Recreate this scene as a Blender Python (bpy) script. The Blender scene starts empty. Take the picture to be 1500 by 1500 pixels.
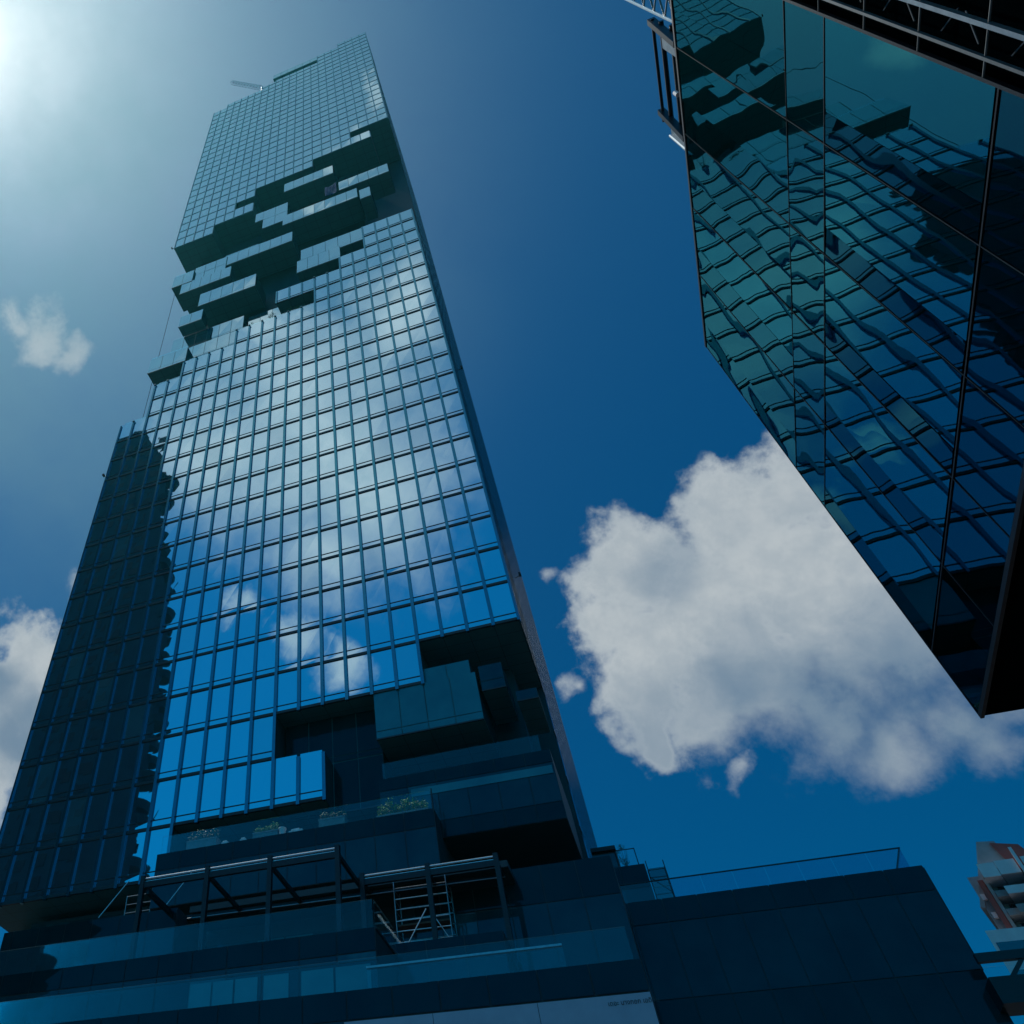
import bpy, bmesh, math, random
from mathutils import Vector, Matrix, noise
random.seed(7)
S = bpy.context.scene
COL = S.collection

# ------------------------------------------------------------------ camera
cam_d = bpy.data.cameras.new("camera"); cam = bpy.data.objects.new("camera", cam_d); COL.objects.link(cam)
CAM = Vector((1.859, -46.446, 1.698))
RX = Vector((0.92166416, 0.38556977, 0.04325642))
RY = Vector((0.27585483, -0.72960544, 0.62576355))
RZ = Vector((0.27283563, -0.56481135, -0.77881247))
m = Matrix((RX, RY, RZ)).transposed().to_4x4(); m.translation = CAM
cam.matrix_world = m
cam_d.sensor_width = 36; cam_d.lens = 1215.8 / 1500 * 36
cam_d.shift_x = 370 / 1500; cam_d.shift_y = -58.7 / 1500
cam_d.clip_end = 5000; cam_d.clip_start = 0.05
S.camera = cam
F_PX, CX, CY = 1215.8, 380.1, 691.3
def ray(px, py):
    d = RX * ((px - CX) / F_PX) - RY * ((py - CY) / F_PX) - RZ
    return d.normalized()

# ------------------------------------------------------------------ light
SUN_DIR = Vector((-0.372, -0.008, 0.928)).normalized()
ELEV = math.asin(SUN_DIR.z)
AZ = math.atan2(SUN_DIR.x, SUN_DIR.y)
sun_d = bpy.data.lights.new("sun", 'SUN'); sun = bpy.data.objects.new("sun", sun_d); COL.objects.link(sun)
sun_d.energy = 3.0; sun_d.angle = math.radians(0.5); sun_d.color = (1.0, 0.95, 0.87)
sun.rotation_euler = SUN_DIR.to_track_quat('Z', 'Y').to_euler()

S.view_settings.view_transform = 'Standard'; S.view_settings.look = 'None'
S.view_settings.gamma = 1.0; S.view_settings.exposure = 0.0
S.render.resolution_x = S.render.resolution_y = 1024
S.cycles.max_bounces = 6; S.cycles.diffuse_bounces = 2; S.cycles.glossy_bounces = 4; S.cycles.transparent_max_bounces = 8; S.cycles.volume_bounces = 0

world = bpy.data.worlds.new("World"); S.world = world; world.use_nodes = True
NT = world.node_tree; NT.nodes.clear()
def wn(t, **k):
    n = NT.nodes.new(t)
    for a, b in k.items(): setattr(n, a, b)
    return n
def setin(nt, sock, v):
    if v is None: return
    if isinstance(v, bpy.types.NodeSocket): nt.links.new(v, sock)
    else: sock.default_value = v
def M(op, a, b=None, c=None, clamp=False):
    n = wn('ShaderNodeMath', operation=op); n.use_clamp = clamp
    for i, v in enumerate((a, b, c)): setin(NT, n.inputs[i], v)
    return n.outputs[0]
def VM(op, a, b=None):
    n = wn('ShaderNodeVectorMath', operation=op)
    for i, v in enumerate((a, b)): setin(NT, n.inputs[i], v)
    return n.outputs['Value'] if op in ('DISTANCE', 'DOT_PRODUCT', 'LENGTH') else n.outputs[0]
def MIX(f, a, b):
    n = wn('ShaderNodeMix', data_type='RGBA')
    setin(NT, n.inputs[0], f); setin(NT, n.inputs[6], a); setin(NT, n.inputs[7], b)
    return n.outputs[2]
def MR(v, a, b, c=0.0, d=1.0, smooth=True):
    n = wn('ShaderNodeMapRange'); n.interpolation_type = 'SMOOTHSTEP' if smooth else 'LINEAR'
    for i, x in enumerate((v, a, b, c, d)): setin(NT, n.inputs[i], x)
    return n.outputs[0]
def NOISE(vec, scale, detail, rough=0.55, color=False):
    n = wn('ShaderNodeTexNoise'); setin(NT, n.inputs['Vector'], vec)
    n.inputs['Scale'].default_value = scale; n.inputs['Detail'].default_value = detail; n.inputs['Roughness'].default_value = rough
    return n.outputs['Color' if color else 'Fac']

DIR = wn('ShaderNodeTexCoord').outputs['Generated']
sky = wn('ShaderNodeTexSky', sky_type='NISHITA'); sky.sun_disc = False
sky.sun_elevation = ELEV; sky.sun_rotation = AZ
sky.dust_density = 0.3; sky.ozone_density = 4.0; sky.air_density = 1.2; sky.altitude = 0
SKY_STRENGTH = 0.10
HAZE = 0.00013

# warp + fractal noise shared by all the clouds
warp = VM('SCALE', VM('SUBTRACT', NOISE(DIR, 13, 2, color=True), (0.5, 0.5, 0.5))); warp.node.inputs['Scale'].default_value = 0.075
WD = VM('ADD', DIR, warp)
n_big = NOISE(WD, 11, 8, 0.62)
n_fine = NOISE(DIR, 46, 5, 0.62)

vor = wn('ShaderNodeTexVoronoi'); vor.feature = 'F1'; setin(NT, vor.inputs['Vector'], WD)   # rounded heads
vor.inputs['Scale'].default_value = 17; vor.inputs['Detail'].default_value = 1.0; vor.inputs['Roughness'].default_value = 0.5
vor.normalize = True
puff = M('SUBTRACT', 0.5, vor.outputs['Distance'])
def blob_field(blobs, mirrored=False):
    acc = None
    for px, py, r in blobs:
        c = ray(px, py); e = ray(px + r * 0.7, py + r * 0.7)
        if mirrored:
            c = Vector((c.x, -c.y, c.z)); e = Vector((e.x, -e.y, e.z))
        d = VM('DISTANCE', WD, tuple(c))
        v = M('SUBTRACT', 1.0, M('DIVIDE', d, (c - e).length))
        if acc is None: acc = v
        else:
            n = wn('ShaderNodeMath', operation='SMOOTH_MAX'); setin(NT, n.inputs[0], acc); setin(NT, n.inputs[1], v)
            n.inputs[2].default_value = 0.22; acc = n.outputs[0]
    return acc
CLOUD_MAIN = [(930, 835, 88), (903, 912, 66), (965, 950, 120), (1075, 765, 95), (1140, 720, 95), (1160, 850, 170), (1050, 890, 140),
              (1100, 980, 150), (950, 1030, 78), (968, 1085, 34), (1200, 1060, 120), (1300, 1085, 105), (1420, 1070, 105), (1300, 930, 200),
              (1500, 1000, 110), (1400, 900, 150), (1130, 1010, 150), (1230, 930, 160), (1050, 1050, 90), (1460, 1090, 90)]
CLOUD_WISP = [(830, 1005, 34), (1070, 1135, 42), (55, 495, 62), (105, 525, 40), (15, 465, 40), (112, 855, 34), (805, 830, 22), (850, 1010, 26)]
CLOUD_LEFT = [(45, 965, 72), (0, 1010, 80), (60, 1060, 85), (0, 1090, 70), (-40, 1180, 60), (80, 960, 45), (-100, 1000, 120)]
d_main = blob_field(CLOUD_MAIN + CLOUD_LEFT)
d_wisp = blob_field(CLOUD_WISP)
# clouds behind the photographer, seen only in the glass
CLOUD_BACK = [(470, 660, 235), (540, 720, 190), (590, 450, 100), (330, 660, 150), (430, 570, 160), (470, 820, 110)]
CLOUD_BACK_WISP = [(425, 930, 58), (500, 985, 48), (545, 205, 48), (500, 250, 40), (455, 290, 30), (560, 150, 34), (350, 880, 40), (395, 480, 70)]
d_back = blob_field(CLOUD_BACK, True)
d_backw = blob_field(CLOUD_BACK_WISP, True)

def cloud(dens, k1, k2, lo, hi, amp=1.0):
    v = M('ADD', dens, M('ADD', M('MULTIPLY', M('SUBTRACT', n_big, 0.5), k1), M('MULTIPLY', M('SUBTRACT', n_fine, 0.5), k2)))
    a = MR(v, lo, hi)
    return (M('MULTIPLY', a, amp) if amp != 1.0 else a), v
v_main = M('ADD', d_main, M('ADD', M('MULTIPLY', M('SUBTRACT', n_big, 0.5), 0.85), M('ADD', M('MULTIPLY', puff, 0.85), M('MULTIPLY', M('SUBTRACT', n_fine, 0.5), 0.95))))
soft = MR(blob_field([(1330, 1120, 330), (1130, 1130, 150), (1480, 1100, 250)]), -0.05, 0.6)
a_main = MR(v_main, M('MULTIPLY', soft, 0.05), M('MULTIPLY_ADD', soft, 0.75, 0.55))
a_wisp, v_wisp = cloud(d_wisp, 1.7, 1.1, 0.12, 0.95, 0.75)
a_back, v_back = cloud(d_back, 0.85, 0.40, -0.05, 1.0, 0.97)
a_backw, v_backw = cloud(d_backw, 1.6, 0.8, 0.05, 0.8, 0.8)
alpha = M('MAXIMUM', a_main, a_wisp)
# thin high veil over the left of the sky
veil_n = NOISE(DIR, 3.4, 6, 0.6)
veil = M('MULTIPLY', MR(VM('DISTANCE', DIR, tuple(ray(60, 330))), 0.62, 0.05), MR(veil_n, 0.30, 0.75, 0.18, 0.62))
# thick parts of a cloud are greyer below
grey_blobs = blob_field([(1200, 1040, 240), (1330, 1000, 250), (1420, 1080, 220), (1090, 1010, 150), (20, 1080, 100), (-20, 1010, 80)])
grey = MR(M('ADD', grey_blobs, M('MULTIPLY', M('SUBTRACT', n_big, 0.5), 1.1)), -0.05, 0.95, 0.0, 0.95)
grey = M('MAXIMUM', grey, MR(M('ADD', blob_field([(960, 1090, 130), (1060, 1040, 130)]), M('MULTIPLY', M('SUBTRACT', n_big, 0.5), 1.2)), -0.1, 0.9, 0.0, 0.6))
grey = M('MAXIMUM', grey, MR(M('ADD', blob_field([(978, 832, 62)]), M('MULTIPLY', M('SUBTRACT', n_big, 0.5), 0.8)), -0.1, 0.8, 0.0, 0.55))
CLOUD_LIT = (4.7, 5.2, 5.5, 1); CLOUD_GREY = (1.45, 2.3, 3.3, 1)
cl_col = MIX(grey, CLOUD_LIT, CLOUD_GREY)
cl_col = MIX(MR(vor.outputs['Distance'], 0.15, 0.65, 0.0, 0.36), cl_col, (2.0, 2.8, 3.6, 1))
cl_col = MIX(MR(n_fine, 0.34, 0.66, 0.0, 0.22), cl_col, (2.0, 2.8, 3.6, 1))
cl_col = MIX(MR(v_main, 0.25, 0.75, 0.22, 0.0), cl_col, (5.4, 6.0, 6.3, 1))

# the air itself: deep tropical blue, white around the sun
tint = VM('MULTIPLY', sky.outputs[0], (0.00, 0.33, 0.53))
sep = wn('ShaderNodeSeparateXYZ'); NT.links.new(DIR, sep.inputs[0])
back_gain = VM('SCALE', tint); setin(NT, back_gain.node.inputs['Scale'], MR(sep.outputs[1], 0.05, -0.75, 1.0, 3.0))
back_gain = MIX(MR(sep.outputs[1], 0.0, -0.5, 0.0, 1.0), back_gain, VM('MULTIPLY', back_gain, (1.0, 0.95, 0.80)))
tint = back_gain
sd = VM('DISTANCE', DIR, tuple(Vector((-0.372, 0.030, 0.928)).normalized()))
def glow_term(amp, fall, col):
    g_ = VM('SCALE', col); setin(NT, g_.node.inputs['Scale'], M('MULTIPLY', M('POWER', 2.718, M('MULTIPLY', sd, -fall)), amp)); return g_
skyc = VM('ADD', tint, VM('ADD', glow_term(15.0, 8.0, (1.0, 0.77, 0.62)), glow_term(2.6, 5.0, (0.45, 0.92, 1.0))))
skyc = MIX(veil, skyc, (1.5, 2.9, 3.5, 1))
back_veil = M('MULTIPLY', MR(VM('DISTANCE', DIR, tuple(Vector((ray(400, 330).x, -ray(400, 330).y, ray(400, 330).z)))), 0.46, 0.15), MR(veil_n, 0.25, 0.7, 0.25, 0.6))
skyc = MIX(back_veil, skyc, (3.6, 5.8, 6.6, 1))
skyc = MIX(alpha, skyc, cl_col)
skyc = MIX(M('MAXIMUM', a_back, a_backw), skyc, MIX(MR(n_fine, 0.3, 0.7, 0.0, 0.5), (8.6, 9.6, 9.9, 1), (4.6, 6.4, 7.4, 1)))
bg = wn('ShaderNodeBackground'); setin(NT, bg.inputs[0], skyc); bg.inputs[1].default_value = SKY_STRENGTH
out = wn('ShaderNodeOutputWorld'); NT.links.new(bg.outputs[0], out.inputs[0])
world.cycles.sampling_method = 'MANUAL'; world.cycles.sample_map_resolution = 512

# ------------------------------------------------------------------ materials
def new_mat(name):
    mt = bpy.data.materials.new(name); mt.use_nodes = True
    nt = mt.node_tree; nt.nodes.clear()
    o = nt.nodes.new('ShaderNodeOutputMaterial')
    return mt, nt, o
def noise_node(nt, scale, detail=4, rough=0.6, coord='Object', stretch=None):
    tc = nt.nodes.new('ShaderNodeTexCoord'); n = nt.nodes.new('ShaderNodeTexNoise')
    if stretch:
        mp = nt.nodes.new('ShaderNodeMapping'); mp.inputs['Scale'].default_value = stretch
        nt.links.new(tc.outputs[coord], mp.inputs[0]); nt.links.new(mp.outputs[0], n.inputs['Vector'])
    else: nt.links.new(tc.outputs[coord], n.inputs['Vector'])
    n.inputs['Scale'].default_value = scale; n.inputs['Detail'].default_value = detail; n.inputs['Roughness'].default_value = rough
    return n.outputs['Fac']
def ramp(nt, fac, stops):
    r = nt.nodes.new('ShaderNodeValToRGB'); nt.links.new(fac, r.inputs[0])
    el = r.color_ramp.elements
    while len(el) < len(stops): el.new(0.5)
    for e, (p, c) in zip(el, stops): e.position = p; e.color = (*c, 1)
    return r.outputs[0]
def mat_plain(name, c1, c2=None, rough=0.6, metal=0.0, scale=3.0, bump=0.0, spec=0.5, stretch=None):
    mt, nt, o = new_mat(name)
    b = nt.nodes.new('ShaderNodeBsdfPrincipled'); nt.links.new(b.outputs[0], o.inputs[0])
    n = noise_node(nt, scale, 5, 0.65, stretch=stretch)
    c2 = c2 or tuple(x * 0.7 for x in c1)
    nt.links.new(ramp(nt, n, [(0.3, c2), (0.7, c1)]), b.inputs['Base Color'])
    b.inputs['Roughness'].default_value = rough; b.inputs['Metallic'].default_value = metal
    b.inputs['Specular IOR Level'].default_value = spec
    if bump:
        bp = nt.nodes.new('ShaderNodeBump'); bp.inputs['Distance'].default_value = bump; bp.inputs['Strength'].default_value = 1
        nt.links.new(n, bp.inputs['Height']); nt.links.new(bp.outputs[0], b.inputs['Normal'])
    return mt
def mat_glass(name, tint, base1, base2, refl, ior=None, rough=0.015, bump=0.0006, bscale=0.9, nscale=0.35):
    """opaque coated glazing: mirror coat over a dark room behind"""
    mt, nt, o = new_mat(name)
    g = nt.nodes.new('ShaderNodeBsdfGlossy'); g.inputs['Color'].default_value = (*tint, 1); g.inputs['Roughness'].default_value = rough
    d = nt.nodes.new('ShaderNodeBsdfDiffuse')
    nt.links.new(ramp(nt, noise_node(nt, nscale, 3), [(0.35, base1), (0.65, base2)]), d.inputs['Color'])
    mx = nt.nodes.new('ShaderNodeMixShader')
    if ior:
        f = nt.nodes.new('ShaderNodeFresnel'); f.inputs['IOR'].default_value = ior
        k = nt.nodes.new('ShaderNodeMath'); k.operation = 'MULTIPLY_ADD'; k.use_clamp = True
        nt.links.new(f.outputs[0], k.inputs[0]); k.inputs[1].default_value = 1.0; k.inputs[2].default_value = refl
        nt.links.new(k.outputs[0], mx.inputs[0])
    else: mx.inputs[0].default_value = refl
    nt.links.new(d.outputs[0], mx.inputs[1]); nt.links.new(g.outputs[0], mx.inputs[2]); nt.links.new(mx.outputs[0], o.inputs[0])
    if bump:
        bp = nt.nodes.new('ShaderNodeBump'); bp.inputs['Distance'].default_value = bump; bp.inputs['Strength'].default_value = 1
        nt.links.new(noise_node(nt, bscale, 1.5, 0.4), bp.inputs['Height']); nt.links.new(bp.outputs[0], g.inputs['Normal'])
    return mt
def mat_clear(name, tint, refl):
    mt, nt, o = new_mat(name)
    t = nt.nodes.new('ShaderNodeBsdfTransparent'); t.inputs[0].default_value = (*tint, 1)
    g = nt.nodes.new('ShaderNodeBsdfGlossy'); g.inputs['Roughness'].default_value = 0.02; g.inputs['Color'].default_value = (0.8, 0.95, 1, 1)
    d = nt.nodes.new('ShaderNodeBsdfDiffuse')
    nt.links.new(ramp(nt, noise_node(nt, 2.0, 4), [(0.3, (0.05, 0.12, 0.14)), (0.8, (0.10, 0.2, 0.22))]), d.inputs[0])
    m0 = nt.nodes.new('ShaderNodeMixShader'); m0.inputs[0].default_value = 0.025
    nt.links.new(t.outputs[0], m0.inputs[1]); nt.links.new(d.outputs[0], m0.inputs[2])
    mx = nt.nodes.new('ShaderNodeMixShader')
    f = nt.nodes.new('ShaderNodeFresnel'); f.inputs[0].default_value = 1.5
    k = nt.nodes.new('ShaderNodeMath'); k.operation = 'MULTIPLY_ADD'; k.use_clamp = True; nt.links.new(f.outputs[0], k.inputs[0]); k.inputs[1].default_value = 0.55; k.inputs[2].default_value = refl
    nt.links.new(k.outputs[0], mx.inputs[0])
    nt.links.new(m0.outputs[0], mx.inputs[1]); nt.links.new(g.outputs[0], mx.inputs[2]); nt.links.new(mx.outputs[0], o.inputs[0])
    return mt
MT = {}
MT['tower_glass'] = mat_glass('tower_mirror_glass', (0.70, 0.90, 1.0), (0.006, 0.03, 0.045), (0.012, 0.05, 0.065), 0.64)
MT['tower_glass_b'] = mat_glass('tower_glass_with_blinds', (0.70, 0.90, 1.0), (0.03, 0.09, 0.11), (0.05, 0.13, 0.15), 0.56)
MT['tower_glass_hi'] = mat_glass('tower_upper_glass', (0.74, 0.92, 1.0), (0.012, 0.05, 0.065), (0.02, 0.07, 0.085), 0.60)
MT['side_glass'] = mat_glass('tower_side_glass', (0.80, 0.95, 1.0), (0.012, 0.05, 0.065), (0.02, 0.07, 0.085), 0.85)
MT['box_glass'] = mat_glass('box_glass', (0.76, 0.93, 0.97), (0.03, 0.09, 0.11), (0.05, 0.13, 0.15), 0.58)
MT['low_glass'] = mat_glass('podium_glass', (0.40, 0.75, 0.95), (0.004, 0.026, 0.036), (0.009, 0.045, 0.056), 0.033)
MT['low_glass_b'] = mat_glass('podium_glass_lighter', (0.40, 0.75, 0.9), (0.006, 0.040, 0.052), (0.016, 0.075, 0.088), 0.05, nscale=1.1)  # slightly lighter second tone, for panes picked at random
MT['hall_glass'] = mat_glass('hall_glass', (0.35, 0.7, 0.85), (0.002, 0.014, 0.020), (0.005, 0.025, 0.033), 0.03, nscale=0.5)
MT['low_panel'] = mat_glass('podium_spandrel', (0.25, 0.60, 0.75), (0.001, 0.013, 0.018), (0.004, 0.022, 0.028), 0.025)
MT['teal_glass'] = mat_glass('curtained_glass', (0.4, 0.8, 0.9), (0.02, 0.11, 0.13), (0.035, 0.16, 0.18), 0.07)
MT['cube_dark'] = mat_glass('cube_dark_glass', (0.05, 0.22, 0.245), (0.001, 0.006, 0.012), (0.002, 0.01, 0.018), 0.02, ior=1.9, rough=0.006, bump=0.00025, bscale=1.6)
MT['cube_teal'] = mat_glass('cube_lit_room_glass', (0.05, 0.26, 0.29), (0.004, 0.17, 0.18), (0.008, 0.22, 0.225), 0.02, ior=1.8, rough=0.006, bump=0.00025, bscale=1.6)
MT['cube_strip'] = mat_glass('cube_pier_glass', (0.035, 0.14, 0.17), (0.001, 0.005, 0.012), (0.002, 0.009, 0.018), 0.02, ior=1.9, rough=0.006, bump=0.00025, bscale=1.6)
MT['fin'] = mat_plain('fin_metal', (0.03, 0.20, 0.27), (0.025, 0.17, 0.23), 0.16, 0.88)
MT['fin_hi'] = mat_plain('upper_fin_metal', (0.07, 0.24, 0.30), (0.05, 0.19, 0.24), 0.4, 0.6)
MT['ledge'] = mat_plain('ledge_metal', (0.006, 0.02, 0.03), (0.003, 0.012, 0.02), 0.5, 0.2)
MT['trim'] = mat_plain('pale_trim', (0.30, 0.42, 0.45), (0.22, 0.33, 0.36), 0.4, 0.2)
MT['soffit'] = mat_plain('soffit_panels', (0.022, 0.15, 0.17), (0.018, 0.12, 0.14), 0.6, 0.0, 0.6)
def panel_joints(mt, mortar, w, h):
    nt = mt.node_tree; b = next(n for n in nt.nodes if n.type == 'BSDF_PRINCIPLED'); src = b.inputs['Base Color'].links[0].from_socket
    br_ = nt.nodes.new('ShaderNodeTexBrick'); tc = nt.nodes.new('ShaderNodeTexCoord'); nt.links.new(tc.outputs['Object'], br_.inputs['Vector'])
    br_.offset = 0.0; br_.inputs['Scale'].default_value = 1.0; br_.inputs['Brick Width'].default_value = w; br_.inputs['Row Height'].default_value = h
    br_.inputs['Mortar Size'].default_value = 0.02; br_.inputs['Mortar'].default_value = (*mortar, 1)
    nt.links.new(src, br_.inputs['Color1']); nt.links.new(src, br_.inputs['Color2']); nt.links.new(br_.outputs[0], b.inputs['Base Color'])
panel_joints(MT['soffit'], (0.006, 0.04, 0.05), 1.8, 1.2)
MT['core'] = mat_plain('core_cladding', (0.006, 0.028, 0.037), (0.004, 0.019, 0.028), 0.6, 0.0, 0.5)
MT['black'] = mat_plain('dark_steel', (0.006, 0.010, 0.016), (0.003, 0.006, 0.010), 0.4, 0.4)
MT['matt_black'] = mat_plain('matt_black_panel', (0.0004, 0.0016, 0.0022), (0.0003, 0.001, 0.0015), 1.0, 0.0, spec=0.0)
MT['steel'] = mat_plain('galvanised_steel', (0.32, 0.36, 0.38), (0.18, 0.22, 0.25), 0.35, 0.7, 8)
MT['dull_metal'] = mat_plain('dull_grey_metal', (0.10, 0.125, 0.14), (0.06, 0.08, 0.09), 0.5, 0.3, 8)
MT['bright'] = mat_plain('bright_metal', (0.62, 0.66, 0.68), (0.45, 0.5, 0.52), 0.3, 0.6, 8)
MT['white_panel'] = mat_plain('pale_metal_panel', (0.30, 0.31, 0.38), (0.25, 0.265, 0.33), 0.5, 0.1, 1.2)
MT['letter'] = mat_plain('letter_paint', (0.012, 0.02, 0.03), None, 0.5)
MT['clear'] = mat_clear('clear_railing_glass', (0.90, 0.97, 0.98), 0.0)
MT['concrete'] = mat_plain('pale_concrete', (0.2, 0.21, 0.22), (0.14, 0.15, 0.16), 0.8, 0, 1.5)
MT['white_wall'] = mat_plain('painted_wall', (0.55, 0.57, 0.60), (0.45, 0.47, 0.5), 0.7, 0, 1.0)
MT['red_wall'] = mat_plain('red_painted_wall', (0.22, 0.05, 0.04), (0.17, 0.035, 0.03), 0.7, 0, 1.0)
MT['grey_wall'] = mat_plain('grey_painted_wall', (0.22, 0.24, 0.26), (0.17, 0.19, 0.21), 0.75, 0, 1.0)
MT['win_dark'] = mat_glass('flat_window_glass', (0.6, 0.8, 0.9), (0.004, 0.008, 0.012), (0.01, 0.016, 0.02), 0.12)
MT['asphalt'] = mat_plain('asphalt', (0.05, 0.05, 0.052), (0.035, 0.035, 0.037), 0.9, 0, 0.8, 0.01)
MT['old_tower'] = mat_plain('weathered_render', (0.012, 0.09, 0.13), (0.008, 0.06, 0.09), 0.9, 0, 0.25)
MT['leaf'] = mat_plain('leaves', (0.12, 0.30, 0.03), (0.04, 0.13, 0.02), 0.5, 0, 4.0)
MT['leaf_dark'] = mat_plain('dark_leaves', (0.05, 0.13, 0.04), (0.02, 0.06, 0.03), 0.55, 0, 4.0)
MT['bark'] = mat_plain('bark', (0.05, 0.04, 0.03), None, 0.9, 0, 6)
MT['planter'] = mat_plain('planter_box', (0.22, 0.27, 0.28), (0.14, 0.19, 0.2), 0.7, 0, 3)
MT['tarp'] = mat_plain('blue_tarpaulin', (0.004, 0.05, 0.15), (0.003, 0.03, 0.09), 0.9, 0, 4, 0.05, spec=0.05)
MT['timber'] = mat_plain('timber_deck', (0.14, 0.06, 0.04), (0.08, 0.035, 0.025), 0.8, 0, 5)
MT['white_thing'] = mat_plain('white_plastic', (0.75, 0.75, 0.75), (0.6, 0.6, 0.6), 0.5)
MT['clear_tinted'] = mat_clear('tinted_railing_glass', (0.66, 0.86, 0.92), 0.0)
MT['net'] = mat_clear('green_safety_net', (0.35, 0.55, 0.55), 0.0)

# ------------------------------------------------------------------ mesh helpers
class MB:
    def __init__(s): s.v = []; s.f = []; s.sm = False
    def face(s, *pts):
        i = len(s.v); s.v += [tuple(p) for p in pts]; s.f.append(tuple(range(i, i + len(pts))))
    def box(s, a, b):
        x0, y0, z0 = (min(p, q) for p, q in zip(a, b)); x1, y1, z1 = (max(p, q) for p, q in zip(a, b))
        i = len(s.v)
        s.v += [(x0, y0, z0), (x1, y0, z0), (x1, y1, z0), (x0, y1, z0), (x0, y0, z1), (x1, y0, z1), (x1, y1, z1), (x0, y1, z1)]
        s.f += [tuple(i + k for k in q) for q in ((0, 3, 2, 1), (4, 5, 6, 7), (0, 1, 5, 4), (1, 2, 6, 5), (2, 3, 7, 6), (3, 0, 4, 7))]
    def bar(s, a, b, r, n=8, r2=None):
        a = Vector(a); b = Vector(b); d = (b - a).normalized(); u = d.orthogonal().normalized(); w = d.cross(u)
        r2 = r if r2 is None else r2; i = len(s.v)
        for p, q in ((a, r), (b, r2)):
            for k in range(n):
                t = 2 * math.pi * (k + 0.5) / n; s.v.append(tuple(p + (u * math.cos(t) + w * math.sin(t)) * q))
        s.f += [(i + k, i + (k + 1) % n, i + n + (k + 1) % n, i + n + k) for k in range(n)]
        s.f += [tuple(i + n - 1 - k for k in range(n)), tuple(i + n + k for k in range(n))]
    def beam(s, a, b, w, h):
        """rectangular bar, w across, h in the vertical plane"""
        a = Vector(a); b = Vector(b); d = (b - a).normalized()
        up = Vector((0, 0, 1)) if abs(d.z) < 0.95 else Vector((0, 1, 0))
        sx = d.cross(up).normalized() * (w / 2); sy = sx.cross(d).normalized() * (h / 2); i = len(s.v)
        for p in (a, b):
            for q in (-sx - sy, sx - sy, sx + sy, -sx + sy): s.v.append(tuple(p + q))
        s.f += [tuple(i + k for k in q) for q in ((3, 2, 1, 0), (4, 5, 6, 7), (0, 1, 5, 4), (1, 2, 6, 5), (2, 3, 7, 6), (3, 0, 4, 7))]
    def prism_xz(s, pts, y0, y1):
        n = len(pts); i = len(s.v)
        s.v += [(x, y0, z) for x, z in pts] + [(x, y1, z) for x, z in pts]
        s.f += [tuple(i + k for k in range(n)), tuple(i + 2 * n - 1 - k for k in range(n))]
        s.f += [(i + k, i + n + k, i + n + (k + 1) % n, i + (k + 1) % n) for k in range(n)]
    def build(s, name, mat, parent=None, smooth=False):
        me = bpy.data.meshes.new(name); me.from_pydata(s.v, [], s.f); me.update()
        bm = bmesh.new(); bm.from_mesh(me); bmesh.ops.recalc_face_normals(bm, faces=bm.faces); bm.to_mesh(me); bm.free()
        me.materials.append(MT[mat] if isinstance(mat, str) else mat)
        if smooth:
            for p in me.polygons: p.use_smooth = True
        o = bpy.data.objects.new(name, me); COL.objects.link(o)
        if parent is not None:
            o.parent = parent
            if parent.type == 'EMPTY': o.matrix_parent_inverse = Matrix.Translation(-Vector(parent.location))
        return o
def tag(o, label=None, cat=None, group=None, kind=None):
    for k, v in (('label', label), ('category', cat), ('group', group), ('kind', kind)):
        if v: o[k] = v
    return o
def thing(name, label, cat, loc=(0, 0, 0), group=None):
    o = bpy.data.objects.new(name, None); COL.objects.link(o); o.location = loc; o.empty_display_size = 0.5
    return tag(o, label, cat, group)

W = 1.8; HF = 3.5465; Z0 = 40.54
def X(c): return -c * W
def Zf(f): return Z0 + f * HF
UP0 = 26.6; UPH = 0.936
def Zk(k): return Zf(UP0 + UPH * k)

# ------------------------------------------------------------------ ground
g = MB(); g.face((-900, -900, 0), (900, -900, 0), (900, 900, 0), (-900, 900, 0)); tag(g.build('ground', 'asphalt'), kind='structure')

# ------------------------------------------------------------------ haze volume, added to stand in for lens glare over the tower
hz = MB(); hz.box((-130, -90, -1), (95, 100, 262))
mt_, nt_, o_ = new_mat('glare_haze')
pv = nt_.nodes.new('ShaderNodeVolumePrincipled'); pv.inputs['Color'].default_value = (0.10, 0.80, 0.92, 1)
pv.inputs['Density'].default_value = HAZE; pv.inputs['Anisotropy'].default_value = 0.72
nt_.links.new(pv.outputs[0], o_.inputs['Volume'])
tag(hz.build('haze', mt_), kind='stuff')

# ------------------------------------------------------------------ the tower
tower = thing('skyscraper', 'very tall blue mirror glass skyscraper with a ribbon of missing blocks across its upper half', 'skyscraper', (-19.8, 0, 0))
def box(name, mat, x0, y0, z0, x1, y1, z1, parent=tower):
    b = MB(); b.box((x0, y0, z0), (x1, y1, z1)); return b.build(name, mat, parent)

# lower facade: which floors each column of panes has  (bottom, top)
low = {}
for c in range(22):
    bot = 0 if c < 4 else (-1 if c < 8 else (-1 if c < 10 else (-3 if c < 14 else -4)))
    top = 21 if c < 4 else (19 if c < 6 else (18 if c < 8 else (16 if c < 14 else (15 if c < 18 else (14 if c < 20 else 12)))))
    low[c] = (bot, top)
cells = [(c, f) for c in low for f in range(low[c][0], low[c][1])]
cells += [(8, -3), (9, -3)]                       # the two panes hanging at the stepped corner
cells += [(8, 17), (9, 17), (10, 17)]             # three panes over the planted slot
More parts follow.
